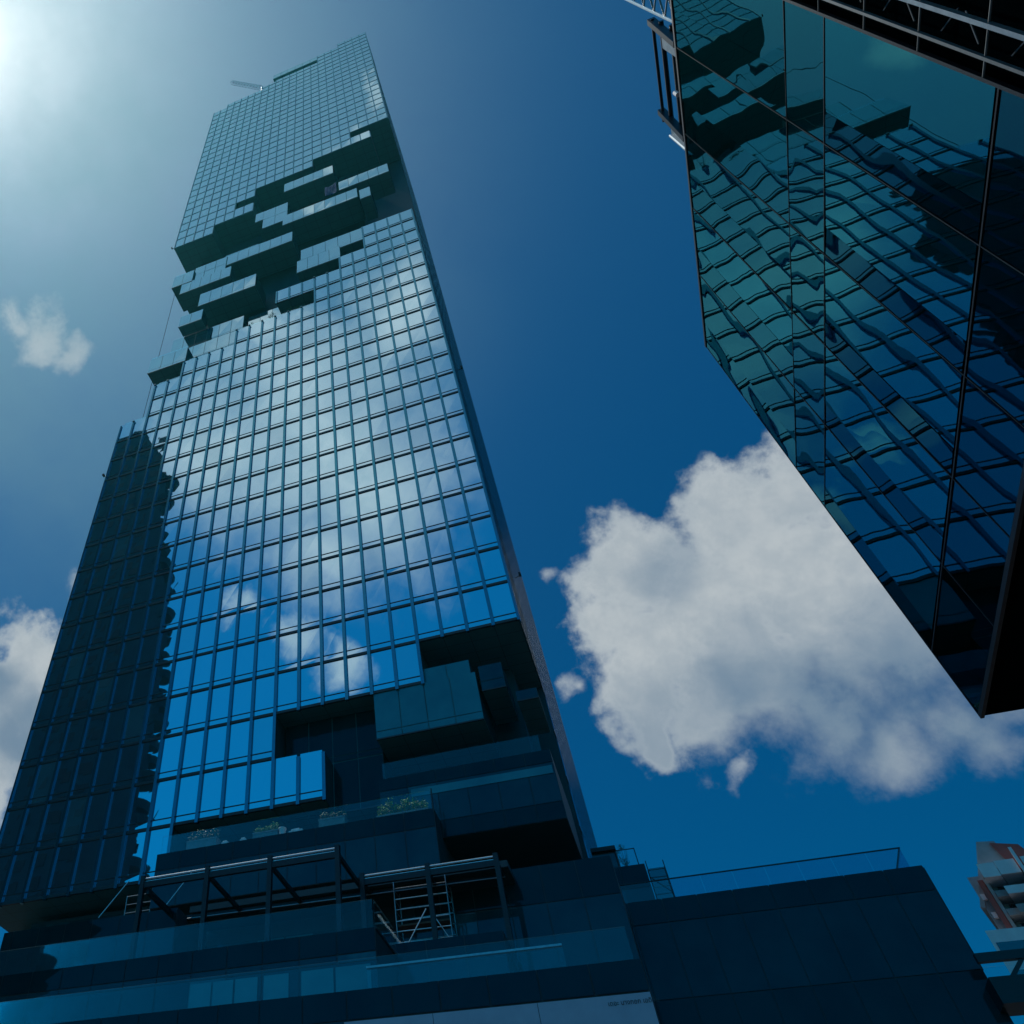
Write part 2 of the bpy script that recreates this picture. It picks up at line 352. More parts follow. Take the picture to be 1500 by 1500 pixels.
# upper facade
up = {}
for c in range(22):
    bot = 7 if c < 4 else (5 if c < 8 else (4 if c < 14 else (3 if c < 16 else (1 if c < 18 else 0))))
    top = 28.7 if c < 4 else (27.7 if c < 7 else (25.7 if c < 13 else (25.4 if c < 15 else (24.8 if c < 20 else 24.0))))
    up[c] = (bot, top)
ucells = [(c, k) for c in up for k in range(up[c][0], math.ceil(up[c][1] - 0.05))]
ucells += [(2, 5), (3, 5), (14, 1), (15, 1)]

def pane_quad(b, x0, x1, z0, z1, y, jit):
    d = [y + random.uniform(0, jit) for _ in range(4)]
    b.face((x0, d[0], z0), (x1, d[1], z0), (x1, d[2], z1), (x0, d[3], z1))
big = sorted(cells, key=lambda q: q[1])[:100]
bigset = set(big)
rest = MB(); rest_b = MB()
for c, f in cells:
    b = MB() if (c, f) in bigset else rest
    blind = random.random() < 0.09
    if blind and b is rest: b = rest_b
    x0, x1 = X(c + 1) + 0.125, X(c) - 0.125
    z0, z1 = Zf(f), Zf(f + 1)
    pane_quad(b, x0, x1, z0 + 0.19, z0 + 0.60, 0.0, 0.006)
    pane_quad(b, x0, x1, z0 + 0.66, z1 - 0.02, 0.0, 0.010)
    if b is not rest and b is not rest_b: b.build('window', 'tower_glass_b' if blind else 'tower_glass', tower)
tag(rest_b.build('curtained_window', 'tower_glass_b', tower), kind='stuff')
tag(rest.build('window', 'tower_glass', tower), kind='stuff')
urest = MB()
for c, k in ucells:
    x0, x1 = X(c + 1) + 0.09, X(c) - 0.09
    z0 = Zk(k); z1 = min(Zk(k + 1), Zk(up[c][1]) if k >= up[c][0] else 1e9)
    if k == 5 and c in (2, 3): z1 = Zf(32.3)
    if k == 1 and c in (14, 15): z1 = Zf(28.6)
    pane_quad(urest, x0, x1, z0 + 0.10, z0 + 0.40, 0.0, 0.006)
    if z1 > z0 + 0.7: pane_quad(urest, x0, x1, z0 + 0.44, z1 - 0.02, 0.0, 0.014)
tag(urest.build('upper_window', 'tower_glass_hi', tower), kind='stuff')

# floor ledges, one part per floor line; fins, one part per column line
lset = set(cells); uset = set(ucells)
def runs(row, cset):
    cs = sorted(c for c, f in cset if f == row); out = []
    for c in cs:
        if out and out[-1][1] == c: out[-1][1] = c + 1
        else: out.append([c, c + 1])
    return out
for f in range(-4, 21):
    b = MB()
    for c0, c1 in runs(f, lset):
        b.box((X(c1), -0.07, Zf(f) - 0.04), (X(c0), 0.10, Zf(f) + 0.17))
        b.box((X(c1), -0.035, Zf(f) + 0.605), (X(c0), 0.10, Zf(f) + 0.655))
    b.build('floor_ledge', 'ledge', tower)
for k in range(0, 29):
    b = MB()
    for c0, c1 in runs(k, uset):
        b.box((X(c1), -0.05, Zk(k) - 0.03), (X(c0), 0.10, Zk(k) + 0.09))
    b.build('floor_ledge', 'fin_hi', tower)
for c in range(23):
    b = MB(); w = 0.115 if 0 < c < 22 else 0.08
    xs = X(c) + (w - 0.005 if c == 22 else (-w + 0.005 if c == 0 else 0))
    fs = sorted({f for cc, f in lset if cc in (c - 1, c)})
    seg = []
    for f in fs:
        if seg and seg[-1][1] == f: seg[-1][1] = f + 1
        else: seg.append([f, f + 1])
    for a, e in seg: b.box((xs - w, -0.14, Zf(a) - 0.12), (xs + w, 0.09, Zf(e) - 0.25))
    b.build('fin', 'fin', tower)
    b = MB(); w = 0.075 if 0 < c < 22 else 0.06
    ks = sorted({k for cc, k in uset if cc in (c - 1, c)}); seg = []
    for k in ks:
        if seg and seg[-1][1] == k: seg[-1][1] = k + 1
        else: seg.append([k, k + 1])
    tops = max([up[cc][1] for cc in (c - 1, c) if cc in up])
    for a, e in seg: b.box((xs - w, -0.09, Zk(a) - 0.25), (xs + w, 0.09, min(Zk(e), Zk(tops)) - 0.35))
    b.build('upper_fin', 'fin_hi', tower)
# little bright fin caps along the stepped edge
b = MB()
for c in range(7, 22):
    zt = max(Zf(low[cc][1]) for cc in (c - 1, c))
    b.box((X(c) - 0.13, -0.25, zt - 0.235), (X(c) + 0.13, 0.05, zt - 0.12))
b.build('fin_cap', 'trim', tower)

# solid slabs behind the panes (their undersides are the soffits)
def span(d, key):
    out = []
    for c in range(22):
        if out and out[-1][2] == d[c]: out[-1][1] = c + 1
        else: out.append([c, c + 1, d[c]])
    return out
for c0, c1, (a, e) in span(low, 0):
    box('floor_block', 'soffit', X(c1), 0.11, Zf(a) - 0.02, X(c0) - (0 if c0 else 0.0), 7.9 if c0 < 4 else 6.0, Zf(e) - 0.05)
for c0, c1, (a, e) in span(up, 0):
    box('floor_block', 'soffit', X(c1), 0.11, Zk(a) - 0.02, X(c0), 7.9 if c0 < 4 else 6.0, Zk(e) - 0.05)
box('floor_block', 'soffit', X(10) + 0.001, 0.11, Zf(-3), X(8), 5.8, Zf(-2) - 0.1)
box('floor_block', 'soffit', X(11) + 0.001, 0.11, Zf(17), X(8), 5.8, Zf(18) - 0.05)
box('floor_block', 'soffit', X(4) + 0.001, 0.11, Zf(31.3), X(2), 5.8, Zf(32.3))
box('floor_block', 'soffit', X(16) + 0.001, 0.11, Zf(27.5), X(14), 5.8, Zf(28.6))
# building body behind: full depth, core in the gap
box('tower_body', 'core', X(21.9), 8.0, 0, -0.02, 39.5, Zf(21))
box('tower_body', 'core', X(20.6), 8.0, Zf(21), -0.02, 39.5, Zf(26.6))
box('tower_body', 'core', X(21.9), 8.0, Zf(26.6), -0.02, 39.5, Zf(49))
box('recess_wall', 'core', X(20.3), 4.4, Zf(14), X(4.2), 8.0, Zf(31))
box('recess_wall', 'core', X(21.6), 4.4, Zf(-11.4), X(3.8), 8.0, Zf(-0.9))
# side facade: slim panes and projecting fins in strong perspective
b = MB(); pn = MB()
zs = [Zf(f) for f in range(-6, 50)]
for z in zs: b.box((-0.03, 0.3 if 0 <= z - Z0 < HF * 21 or z > Zf(33) else 8.1, z - 0.08), (0.03, 39.4, z + 0.08))
b.build('side_ledge', 'fin', tower)
for i in range(23):
    y = 0.35 + i * 1.77; f0 = -11 if y > 8 else 0
    q = MB()
    if y > 8: q.box((-0.03, y - 0.1, Zf(f0)), (0.05, y + 0.1, Zf(49)))
    else:
        q.box((-0.03, y - 0.1, Zf(0)), (0.05, y + 0.1, Zf(21))); q.build('side_fin', 'fin', tower); q = MB(); q.box((-0.03, y - 0.1, Zf(33.2)), (0.05, y + 0.1, Zf(49)))
    q.build('side_fin', 'fin', tower)
pn.face((0.0, 8.1, Zf(-11)), (0.0, 39.4, Zf(-11)), (0.0, 39.4, Zf(49)), (0.0, 8.1, Zf(49)))
pn.face((0.0, 0.15, Zf(0)), (0.0, 8.1, Zf(0)), (0.0, 8.1, Zf(21)), (0.0, 0.15, Zf(21)))
pn.face((0.0, 0.15, Zf(33.2)), (0.0, 8.1, Zf(33.2)), (0.0, 8.1, Zf(49)), (0.0, 0.15, Zf(49)))
pn.build('side_glazing', 'side_glass', tower)

# glass boxes of the ribbon: each is a part with panes, base trim and clear upstand
def glass_box(c0, c1, f0, f1, depth=3.6, y=0.0, rows=1, name='glass_box', mat='box_glass', rail=0.0, line=True, strip=0.16, trim='trim', wmul=1.0):
    z0, z1 = Zf(f0), Zf(f1)
    b = MB(); b.box((X(c1) + 0.02, y + 0.06, z0), (X(c0) - 0.02, y + depth, z1)); o = b.build(name, 'soffit', tower)
    pb = MB(); n = max(1, round((c1 - c0) / wmul)); cw = (c1 - c0) / n; rh = (z1 - z0) / rows
    jb = MB()
    for i in range(n):
        for r in range(rows):
            xa, xb = X(c0 + (i + 1) * cw) + 0.03, X(c0 + i * cw) - 0.03
            za, zb = z0 + r * rh, z0 + (r + 1) * rh
            pb = MB()
            if line:
                pane_quad(pb, xa, xb, za + 0.06, za + strip * rh, y, 0.006)
                pane_quad(pb, xa, xb, za + strip * rh + 0.06, zb - 0.03, y, 0.022)
            else: pane_quad(pb, xa, xb, za + 0.04, zb - 0.03, y, 0.022)
            pb.build('pane', mat, o)
    # end panes
    e = MB()
    e.face((X(c0) - 0.005, y + 0.08, z0 + 0.05), (X(c0) - 0.005, y + depth, z0 + 0.05), (X(c0) - 0.005, y + depth, z1), (X(c0) - 0.005, y + 0.08, z1))
    e.build('end_pane', 'low_glass', o); e = MB()
    e.face((X(c1) + 0.005, y + 0.08, z0 + 0.05), (X(c1) + 0.005, y + depth, z0 + 0.05), (X(c1) + 0.005, y + depth, z1), (X(c1) + 0.005, y + 0.08, z1))
    e.build('end_pane', 'low_glass', o)
    t = MB(); t.box((X(c1), y - 0.05, z0 - 0.05), (X(c0), y + 0.05, z0 + 0.05)); t.build('base_trim', trim, o)
    if rail:
        r_ = MB()
        r_.box((X(c1) + 0.05, y + 0.1, z1), (X(c0) - 0.05, y + 0.13, z1 + rail)); r_.build('railing', 'clear', o)
    return o
glass_box(6, 10.9, 28.32, 29.4)
glass_box(1.05, 5.6, 25.82, 26.85)
glass_box(4.02, 10.87, 24.28, 25.35, 3.9)
glass_box(2.9, 3.86, 23.9, 24.94, 3.7)
glass_box(10.5, 12.9, 25.0, 27.05, 3.3, 0.25, rows=2, line=False)
glass_box(12.9, 13.7, 26.1, 27.1, 3.3, 0.3, line=False)
glass_box(9.9, 15.87, 22.25, 23.2, 3.9, rail=0.35)
glass_box(13.35, 16.5, 23.3, 23.95, 3.0, 1.0, rail=0.6, line=False)
glass_box(19.05, 21.0, 22.0, 23.05, 4.3, rail=0.5)
glass_box(16.05, 19.1, 22.0, 23.45, 4.0, 0.35, rows=2, line=False)
glass_box(15.35, 20.0, 21.05, 22.0, 4.2)
glass_box(12.92, 17.88, 19.22, 20.3, 3.7, rail=0.25)
glass_box(17.3, 19.3, 17.97, 18.8, 1.6, rail=0.3)
glass_box(5.92, 9.45, 18.97, 20.02, 3.4)
glass_box(4.02, 9.2, 20.02, 21.15, 3.0, 0.3)
glass_box(17.97, 21.05, 15.06, 16.05, 3.2, rail=0.5)
glass_box(14.1, 20.2, 16.0, 18.0, 2.4, 1.7, rows=2, strip=0.1)
glass_box(14.1, 18.0, 15.0, 16.0, 2.4, 1.7)
glass_box(10.9, 13.9, 16.3, 18.1, 2.4, 2.4, line=False)
glass_box(7, 13.5, 51.4, 52.4, 3.0, rail=0.4, strip=0.1)
glass_box(1.0, 2.6, 21.2, 21.9, 2.4, 1.4, line=False)
# clear upstands along the stepped terrace edges
def rail_piece(name, *ab):
    q = MB(); q.box(*ab); q.build(name, 'clear', tower)
for c0, c1, (a, e) in span(low, 0):
    h = 1.1 if c0 >= 4 else 0.9
    rail_piece('terrace_railing', (X(c1) + 0.06, 0.45, Zf(e) - 0.05), (X(c0) - 0.06, 0.48, Zf(e) + h))
rail_piece('terrace_railing', (X(11) + 0.06, 0.45, Zf(18) - 0.05), (X(8) - 0.06, 0.48, Zf(18) + 0.6))
for c0, c1, (a, e) in span(up, 0): rail_piece('roof_railing', (X(c1) + 0.06, 0.3, Zk(e) - 0.05), (X(c0) - 0.06, 0.33, Zk(e) + 0.9))

# low stepped boxes over the street corner
glass_box(2.03, 5.97, -2.02, -0.98, 4.8, 0.0, mat='teal_glass', strip=0.15, trim='ledge')
glass_box(2.2, 3.98, -0.98, -0.62, 4.4, 0.25, mat='teal_glass', line=False, trim='ledge')
glass_box(1.05, 1.92, -1.42, -0.86, 4.0, 0.1, mat='low_glass', strip=0.35, trim='ledge')
glass_box(0.05, 0.8, -1.78, -1.56, 4.0, 0.1, mat='low_glass', line=False, trim='ledge')
glass_box(6.0, 9.9, -3.05, -1.02, 3.0, 1.6, mat='low_panel', rows=2, strip=0.12, trim='ledge')
box('recess_wall', 'core', X(5.9), 4.9, Zf(-2.8), X(0.9), 8.0, Zf(-0.05))
# the long box with its balcony
nb = box('balcony_box', 'core', X(6), 0.06, Zf(-4.04), X(0.14), 7.9, Zf(-2.82))
def panel_rows(xs, y, zrows, parent, gap=0.022, jit=0.012):
    """zrows: list of (z0, z1, material)"""
    for z0, z1, mname in zrows:
        for xa, xb in zip(xs[:-1], xs[1:]):
            pb = MB(); pane_quad(pb, xa + gap, xb - gap, z0 + gap, z1 - gap, y, jit)
            pb.build('pane' if 'glass' in mname else 'panel', 'low_glass_b' if mname == 'low_glass' and random.random() < 0.2 else mname, parent)
def steps(x0, x1, st):
    xs = [x1]; x = x1 - st
    while x > x0 + 0.3: xs.append(x); x -= st
    xs.append(x0); return xs[::-1]
panel_rows([X(c) for c in (6, 5, 4, 3, 2, 1, 0.14)], 0.0, [(Zf(-3.06), Zf(-2.82), 'low_panel'), (Zf(-3.75), Zf(-3.06), 'low_glass'), (Zf(-4.04), Zf(-3.75), 'low_panel')], nb)
b = MB(); b.box((X(4.9), 0.03, Zf(-3.26)), (X(0.2), 0.05, Zf(-3.12))); b.build('blind', 'teal_glass', nb).location.y -= 0.06
b = MB(); b.box((X(5.86), 0.12, Zf(-2.82)), (X(0.4), 0.15, Zf(-2.5))); b.build('railing', 'clear', nb)
# front balcony block with planters on top
fb = box('balcony_box', 'core', -25.2, -1.44, 23.9, -7.28, 4.4, 27.25)
panel_rows(steps(-25.2, -7.28, 1.8), -1.5, [(26.15, 27.25, 'low_panel'), (23.9, 26.15, 'low_glass')], fb)
b = MB(); b.box((-25.0, -1.35, 27.25), (-7.4, -1.32, 28.45)); b.box((-7.43, -1.3, 27.25), (-7.40, 2.5, 28.45)); b.build('railing', 'clear', fb)
b = MB(); b.bar((-7.3, -1.4, 25.0), (-7.3, -1.4, 28.5), 0.035); b.build('drain_pipe', 'black', fb)
# wall under the tower's left overhang
wl = box('glazed_wall', 'core', X(20.2), 2.0, 14, X(12.5), 7.9, Zf(-4.15))
panel_rows(steps(X(20.2), X(12.5), 1.8), 1.95, [(22.2, 25.6, 'low_glass')], wl)

# ------------------------------------------------------------------ stepped podium
pod = thing('terraced_podium', 'dark glass terraced podium of stepped balconies below the skyscraper', 'podium', (-15, -6, 0))
def pbox(name, mat, *a): return box(name, mat, *a, parent=pod)
t = pbox('terrace_block', 'core', -33.1, -4.44, 0, -21.6, 4, 22.3)
panel_rows(steps(-33.1, -21.6, 1.8), -4.5, [(21.2, 22.3, 'low_panel'), (18.9, 21.2, 'low_glass')], t)
s_ = pbox('terrace_block', 'core', -46, -8.64, 0, -9.12, 3.9, 18.1)
panel_rows(steps(-46, -9.12, 1.8), -8.7, [(17.1, 18.1, 'low_panel'), (16.75, 17.1, 'low_glass'), (14.2, 16.75, 'low_glass')], s_)
# lighter curtained panes along that level
b = MB()
for xa, xb in ((-18.1, -17.0), (-16.9, -15.9), (-15.8, -14.7), (-14.4, -13.2), (-12.6, -11.1), (-11.0, -9.4)):
    pane_quad(b, xa, xb, 14.3, 16.6, -8.73, 0.004)
b.build('curtained_pane', 'teal_glass', s_)
b = MB(); b.box((-46, -8.6, 18.1), (-9.2, -8.57, 19.35)); b.box((-9.17, -8.5, 18.1), (-9.14, -3, 19.35)); b.build('railing', 'clear', s_)
b = MB(); b.box((-9.1, -8.6, 18.02), (-9.06, -2.2, 18.12)); b.build('edge_trim', 'ledge', s_)
q_ = pbox('terrace_block', 'core', -52, -12.54, 0, 1.53, -8.7, 14.22)
pbox('terrace_block', 'core', -9.12, -8.7, 0, 1.5, 3.9, 14.2)
panel_rows(steps(-52, 1.53, 1.8), -12.6, [(13.2, 14.22, 'low_panel')], q_)
panel_rows(steps(-52, -9.4, 1.8), -12.6, [(12.8, 13.2, 'low_glass'), (10, 12.8, 'low_glass')], q_)
fas = MB()
for xa, xb in ((-9.4, -6.0), (-6.0, -2.25), (-2.25, 1.53)): pane_quad(fas, xa + 0.01, xb - 0.01, 9.5, 13.15, -12.62, 0.002)
fas.build('fascia_panel', 'white_panel', q_)
b = MB(); b.box((-52, -12.45, 14.22), (1.3, -12.42, 15.35)); b.build('railing', 'clear', q_)
b = MB(); b.box((-9.2, -10.0, 14.2), (-1.2, -9.96, 15.9)); b.build('inner_railing', 'clear', q_)
b = MB(); b.box((-9.2, -10.06, 15.9), (-1.2, -9.90, 15.98)); b.build('handrail', 'steel', q_)
# glazed wall behind the right hand terrace
gw = pbox('glazed_wall', 'core', -9.0, -1.4, 14.2, 1.4, 3.9, 23.2)
panel_rows(steps(-9.0, 1.4, 1.8), -1.45, [(14.3, 17.4, 'low_glass'), (17.4, 18.2, 'low_panel'), (18.2, 21.3, 'low_glass'), (21.3, 23.2, 'low_panel')], gw)
gw2 = pbox('glazed_wall', 'core', -21.5, -0.9, 18.1, -9.05, 3.9, 22.4)
panel_rows(steps(-21.5, -9.05, 1.8), -0.95, [(18.2, 21.6, 'low_glass')], gw2)
b = MB()
for xa, xb in ((-18.2, -16.6), (-16.5, -14.9)): pane_quad(b, xa, xb, 20.2, 21.5, -1.0, 0.004)
b.build('curtained_pane', 'teal_glass', gw2)
# canopy slab behind the pergola
pbox('canopy_slab', 'core', -21.4, -3.4, 22.42, -3.5, 3.9, 22.75)

# fascia lettering
cu = bpy.data.curves.new('lettering', 'FONT'); cu.body = "เดอะ บางกอก เอดิชั่น"; cu.size = 0.20; cu.extrude = 0.004
_tmp = bpy.data.objects.new('lettering_source', cu); COL.objects.link(_tmp)
bpy.context.view_layer.update()
lme = bpy.data.meshes.new_from_object(_tmp.evaluated_get(bpy.context.evaluated_depsgraph_get()))
bpy.data.objects.remove(_tmp); lme.materials.clear(); lme.materials.append(MT['letter'])
lt = bpy.data.objects.new('lettering', lme); COL.objects.link(lt)
lt.parent = pod; lt.matrix_parent_inverse = Matrix.Translation(-Vector(pod.location))
lt.location = (0.08, -12.632, 12.84); lt.rotation_euler = (math.pi / 2, 0, 0)

# ------------------------------------------------------------------ low glass cube to the right of the tower
hall = thing('glass_hall', 'low dark glass block with a clear roof railing right of the skyscraper base', 'building', (8, 5, 0))
body = box('wall', 'core', -0.45, 5.06, 0, 15.9, 22, 23.5, hall)
panel_rows(steps(-0.45, 15.9, 1.8), 5.0, [(22.3, 23.55, 'low_panel'), (18.68, 22.3, 'hall_glass'), (14.5, 18.68, 'low_panel')], body)
b = MB()
for y in [5.1 + 1.8 * i for i in range(9)]:
    b.face((15.96, y + 0.04, 18.7), (15.96, y + 1.76, 18.7), (15.96, y + 1.76, 23.5), (15.96, y + 0.04, 23.5))
b.build('side_pane', 'hall_glass', hall)
b = MB()
for x in [4.0 + 1.63 * i for i in range(7)]: b.box((x + 0.02, 5.2, 23.5), (x + 1.61, 5.225, 24.58))
b.box((15.39, 5.22, 23.5), (15.41, 12, 24.58)); b.build('railing', 'clear_tinted', hall)
b = MB(); b.box((-0.3, 5.18, 24.58), (15.43, 5.25, 24.63)); b.box((15.37, 5.25, 24.58), (15.43, 12, 24.63)); b.build('handrail', 'black', hall)
b = MB(); b.box((-0.4, 5.2, 23.5), (3.95, 5.225, 24.56)); b.build('railing', 'clear', hall)
annex = box('rooftop_annex', 'core', 0.22, 9.06, 23.5, 3.1, 13, 27.4, hall)
panel_rows([0.22, 1.6, 3.1], 9.0, [(26.0, 27.4, 'low_panel'), (23.6, 26.0, 'low_glass')], annex)
an2 = box('rooftop_annex', 'core', 0.22, 9.3, 27.4, 1.6, 13, 28.5, hall)
panel_rows([0.22, 1.6], 9.24, [(27.42, 28.4, 'low_glass')], an2)
b = MB(); b.box((0.22, 9.0, 28.5), (1.72, 13, 28.75)); b.build('roof_slab', 'black', an2)
b = MB(); b.box((1.65, 9.15, 27.4), (2.78, 9.17, 28.45)); b.build('railing', 'clear', annex)
b = MB(); b.bar((1.6, 9.16, 28.45), (2.8, 9.16, 28.45), 0.03); b.bar((2.78, 9.16, 27.4), (2.78, 9.16, 28.47), 0.03); b.build('handrail', 'black', annex)

# ------------------------------------------------------------------ pergola on the terrace
pg = thing('steel_pergola', 'black steel pergola frame with bright top rails on the podium terrace', 'pergola', (-14, -6, 18.1))
zt = 22.45
def pbeam(name, a, b_, w, h, mat='black'):
    q = MB(); q.beam(a, b_, w, h); return q.build(name, mat, pg)
for x in (-22.2, -18.35, -14.8, -11.15): pbeam('post', (x, -7.5, 16.5), (x, -7.5, zt + 0.25), 0.24, 0.24)
for x in (-10.9, -7.4, -3.9): pbeam('post', (x, -4.3, 14.2), (x, -4.3, zt + 0.25), 0.24, 0.24)
pbeam('front_beam', (-22.3, -7.5, zt - 0.22), (-11.05, -7.5, zt - 0.22), 0.16, 0.30)
pbeam('front_beam', (-10.9, -4.3, zt - 0.22), (-3.8, -4.3, zt - 0.22), 0.16, 0.30)
for q in MB(), : pass
for a, e in (((-22.3, -7.5, zt + 0.12), (-11.05, -7.5, zt + 0.12)), ((-10.9, -4.3, zt + 0.12), (-3.8, -4.3, zt + 0.12)),
             ((-22.3, -7.45, zt - 0.02), (-11.05, -7.45, zt - 0.02)), ((-10.9, -4.25, zt - 0.02), (-3.8, -4.25, zt - 0.02))):
    q = MB(); q.bar(a, e, 0.045); q.build('top_rail', 'bright', pg)
pbeam('rear_beam', (-22.3, -3.2, zt - 0.22), (-3.8, -2.8, zt - 0.22), 0.16, 0.28)
q = MB(); q.bar((-22.3, -3.35, zt - 0.30), (-3.8, -2.95, zt - 0.30), 0.03); q.build('rear_rail', 'steel', pg)
for x in (-22.2, -18.35, -14.8, -11.15): pbeam('rafter', (x, -7.4, zt - 0.2), (x, -3.2, zt - 0.2), 0.16, 0.22)
pbeam('rafter', (-21.9, -7.4, zt - 0.55), (-21.9, -3.6, zt - 0.55), 0.16, 0.22)
for x in (-10.9, -7.4, -3.9): pbeam('rafter', (x, -4.2, zt - 0.2), (x, -2.9, zt - 0.2), 0.16, 0.22)

# ------------------------------------------------------------------ scaffolds
def scaffold(name, label, x0, x1, y0, y1, z0, z1, lifts, mat='steel'):
    t = thing(name, label, 'scaffold', ((x0 + x1) / 2, (y0 + y1) / 2, z0))
    for x in (x0, x1):
        for y in (y0, y1):
            q = MB(); q.bar((x, y, z0), (x, y, z1 + random.uniform(0.0, 0.25)), 0.028); q.build('standard', mat, t)
    dz = (z1 - z0) / lifts
    for i in range(lifts):
        z = z0 + (i + 0.6) * dz
        for y in (y0, y1):
            q = MB(); q.bar((x0, y, z + random.uniform(-.03, .03)), (x1, y, z), 0.026); q.build('ledger', 'bright' if random.random() < 0.6 else mat, t)
        q = MB(); q.bar((x0, y0, z), (x0, y1, z), 0.022); q.bar((x1, y0, z), (x1, y1, z), 0.022); q.build('transom', mat, t)
    return t
sc = scaffold('scaffold_tower', 'light metal scaffold tower standing behind the black pergola post', -9.5, -6.75, -3.4, -2.3, 18.6, 22.3, 7)
q = MB(); q.bar((-9.3, -3.45, 18.9), (-7.9, -3.45, 20.9), 0.03); q.build('brace', 'bright', sc); q = MB(); q.bar((-7.7, -3.45, 20.8), (-6.8, -3.45, 19.2), 0.024); q.build('brace', 'bright', sc); q = MB(); q.bar((-9.2, -2.2, 18.8), (-8.3, -2.2, 20.0), 0.02); q.build('brace', 'bright', sc)
q = MB(); q.box((-9.45, -3.3, 20.28), (-6.8, -2.4, 20.36)); q.build('deck', 'timber', sc)
tb = pbox('terrace_block', 'core', -9.04, -5.6, 14.2, -4.0, -1.5, 18.55)
panel_rows(steps(-9.04, -4.0, 1.8), -5.65, [(14.3, 17.6, 'low_glass'), (17.6, 18.55, 'low_panel')], tb)
sc2 = scaffold('edge_scaffold', 'small netted scaffold bay at the roof edge beside the stepped annex', 3.15, 4.1, 7.0, 8.0, 23.5, 26.4, 3, 'black')
q = MB(); q.box((3.18, 6.97, 23.6), (4.08, 6.98, 26.1)); q.build('safety_net', 'net', sc2)
q = MB(); q.bar((3.15, 6.95, 25.6), (4.1, 6.95, 24.6), 0.025); q.build('brace', 'black', sc2)

# ------------------------------------------------------------------ plants
def leaf_cloud(b, cx, cy, cz, rx, ry, rz, n, size):
    for _ in range(n):
        while True:
            p = Vector((random.uniform(-1, 1), random.uniform(-1, 1), random.uniform(-1, 1)))
            if p.length < 1 and p.length > 0.25: break
        r = 0.75 + 0.5 * noise.noise(p * 2.3 + Vector((cx, cy, cz)))
        q = Vector((cx + p.x * rx * r, cy + p.y * ry * r, cz + p.z * rz * r))
        u = Vector((random.gauss(0, 1), random.gauss(0, 1), random.gauss(0, 1))).normalized(); v = u.orthogonal().normalized()
        s1 = size * random.uniform(0.6, 1.3); s2 = s1 * 0.45
        b.face(q - u * s1, q - v * s2, q + u * s1, q + v * s2)
def planter(name, label, x0, x1, y, z, hb, hp, n, mat='leaf'):
    t = thing(name, label, 'planter', ((x0 + x1) / 2, y, z), 'shrub planters on the balcony')
    q = MB(); q.box((x0, y - 0.3, z), (x1, y + 0.3, z + hb)); q.box((x0 - 0.03, y - 0.33, z + hb - 0.06), (x1 + 0.03, y + 0.33, z + hb + 0.02)); q.build('planter_box', 'planter', t)
    q = MB(); k = max(3, int((x1 - x0) / 0.45))
    for i in range(k):
        xx = x0 + (x1 - x0) * (i + 0.5) / k
        leaf_cloud(q, xx, y, z + hb + hp * random.uniform(0.25, 0.5), 0.40, 0.34, hp * random.uniform(0.35, 0.62), n // k, 0.075)
    q.build('foliage', mat, t)
    q = MB()
    for i in range(k * 2):
        xx = random.uniform(x0 + .1, x1 - .1); q.bar((xx, y, z + hb - 0.05), (xx + random.uniform(-.1, .1), y + random.uniform(-.1, .1), z + hb + hp * 0.6), 0.012, 5)
    q.build('stem', 'bark', t)
    return t
planter('planter', 'dark shrub planter leftmost on the balcony, two white objects to its right', -23.4, -21.3, -0.75, 27.25, 0.75, 0.95, 700, 'leaf_dark')
planter('planter', 'bushy green planter in the middle of the balcony beside a white pot', -18.8, -17.15, -0.75, 27.25, 0.55, 0.85, 620, 'leaf')
planter('planter', 'low shrub planter just below the stepped corner of mirror panes', -14.45, -12.8, -0.75, 27.25, 0.7, 0.75, 600, 'leaf_dark')
planter('planter', 'largest bright green shrub planter at the right end of the balcony', -10.8, -7.75, -0.75, 27.25, 0.3, 1.25, 1300, 'leaf')
def bush(name, label, x, y, z, r, h, n, mat='leaf_dark'):
    t = thing(name, label, 'plant', (x, y, z))
    q = MB()
    for i in range(7):
        a = random.uniform(0, 6.28); q.bar((x, y, z), (x + math.cos(a) * r * 0.6, y + math.sin(a) * r * 0.6, z + h * random.uniform(0.6, 1.0)), 0.02, 5, 0.008)
    q.build('stem', 'bark', t)
    q = MB()
    for i in range(7):
        leaf_cloud(q, x + random.uniform(-r, r) * 0.6, y + random.uniform(-r, r) * 0.5, z + h * random.uniform(0.3, 0.95), r * 0.45, r * 0.45, h * 0.2, n // 7, 0.06 * max(1, r))
    q.build('foliage', mat, t)
bush('potted_shrub', 'thin leggy shrub behind the small glass railing of the rooftop annex', 2.05, 9.5, 27.4, 0.5, 1.4, 220)
bush('terrace_shrub', 'spiky shrub on the upper terrace just below the longest glass box', X(13.1), 0.9, Zf(16.05), 0.55, 1.9, 240)
bush('terrace_shrub', 'round shrub on the upper terrace left of the planted slot', X(11.5), 0.9, Zf(16.05), 0.8, 2.6, 420)
bush('terrace_shrub', 'low trailing shrub inside the dark slot under three panes', X(9.6), 0.6, Zf(16.05), 1.2, 0.9, 260, 'leaf')
for i, (x, w, lab) in enumerate(((-20.7, 0.45, 'white folded bundle on the balcony edge beside the leftmost planter'), (-19.45, 0.4, 'white folded bundle on the balcony edge left of the middle planter'), (-15.95, 0.9, 'long white folded bundle on the balcony edge right of the pot'))):
    q = MB(); q.beam((x - w / 2, -0.95, 27.42), (x + w / 2, -0.95, 27.46), 0.25, 0.26); q.beam((x - w / 3, -0.95, 27.6), (x + w / 4, -0.95, 27.63), 0.2, 0.1)
    tag(q.build('white_bundle', 'white_thing'), lab, 'bundle', 'white bundles on the balcony')
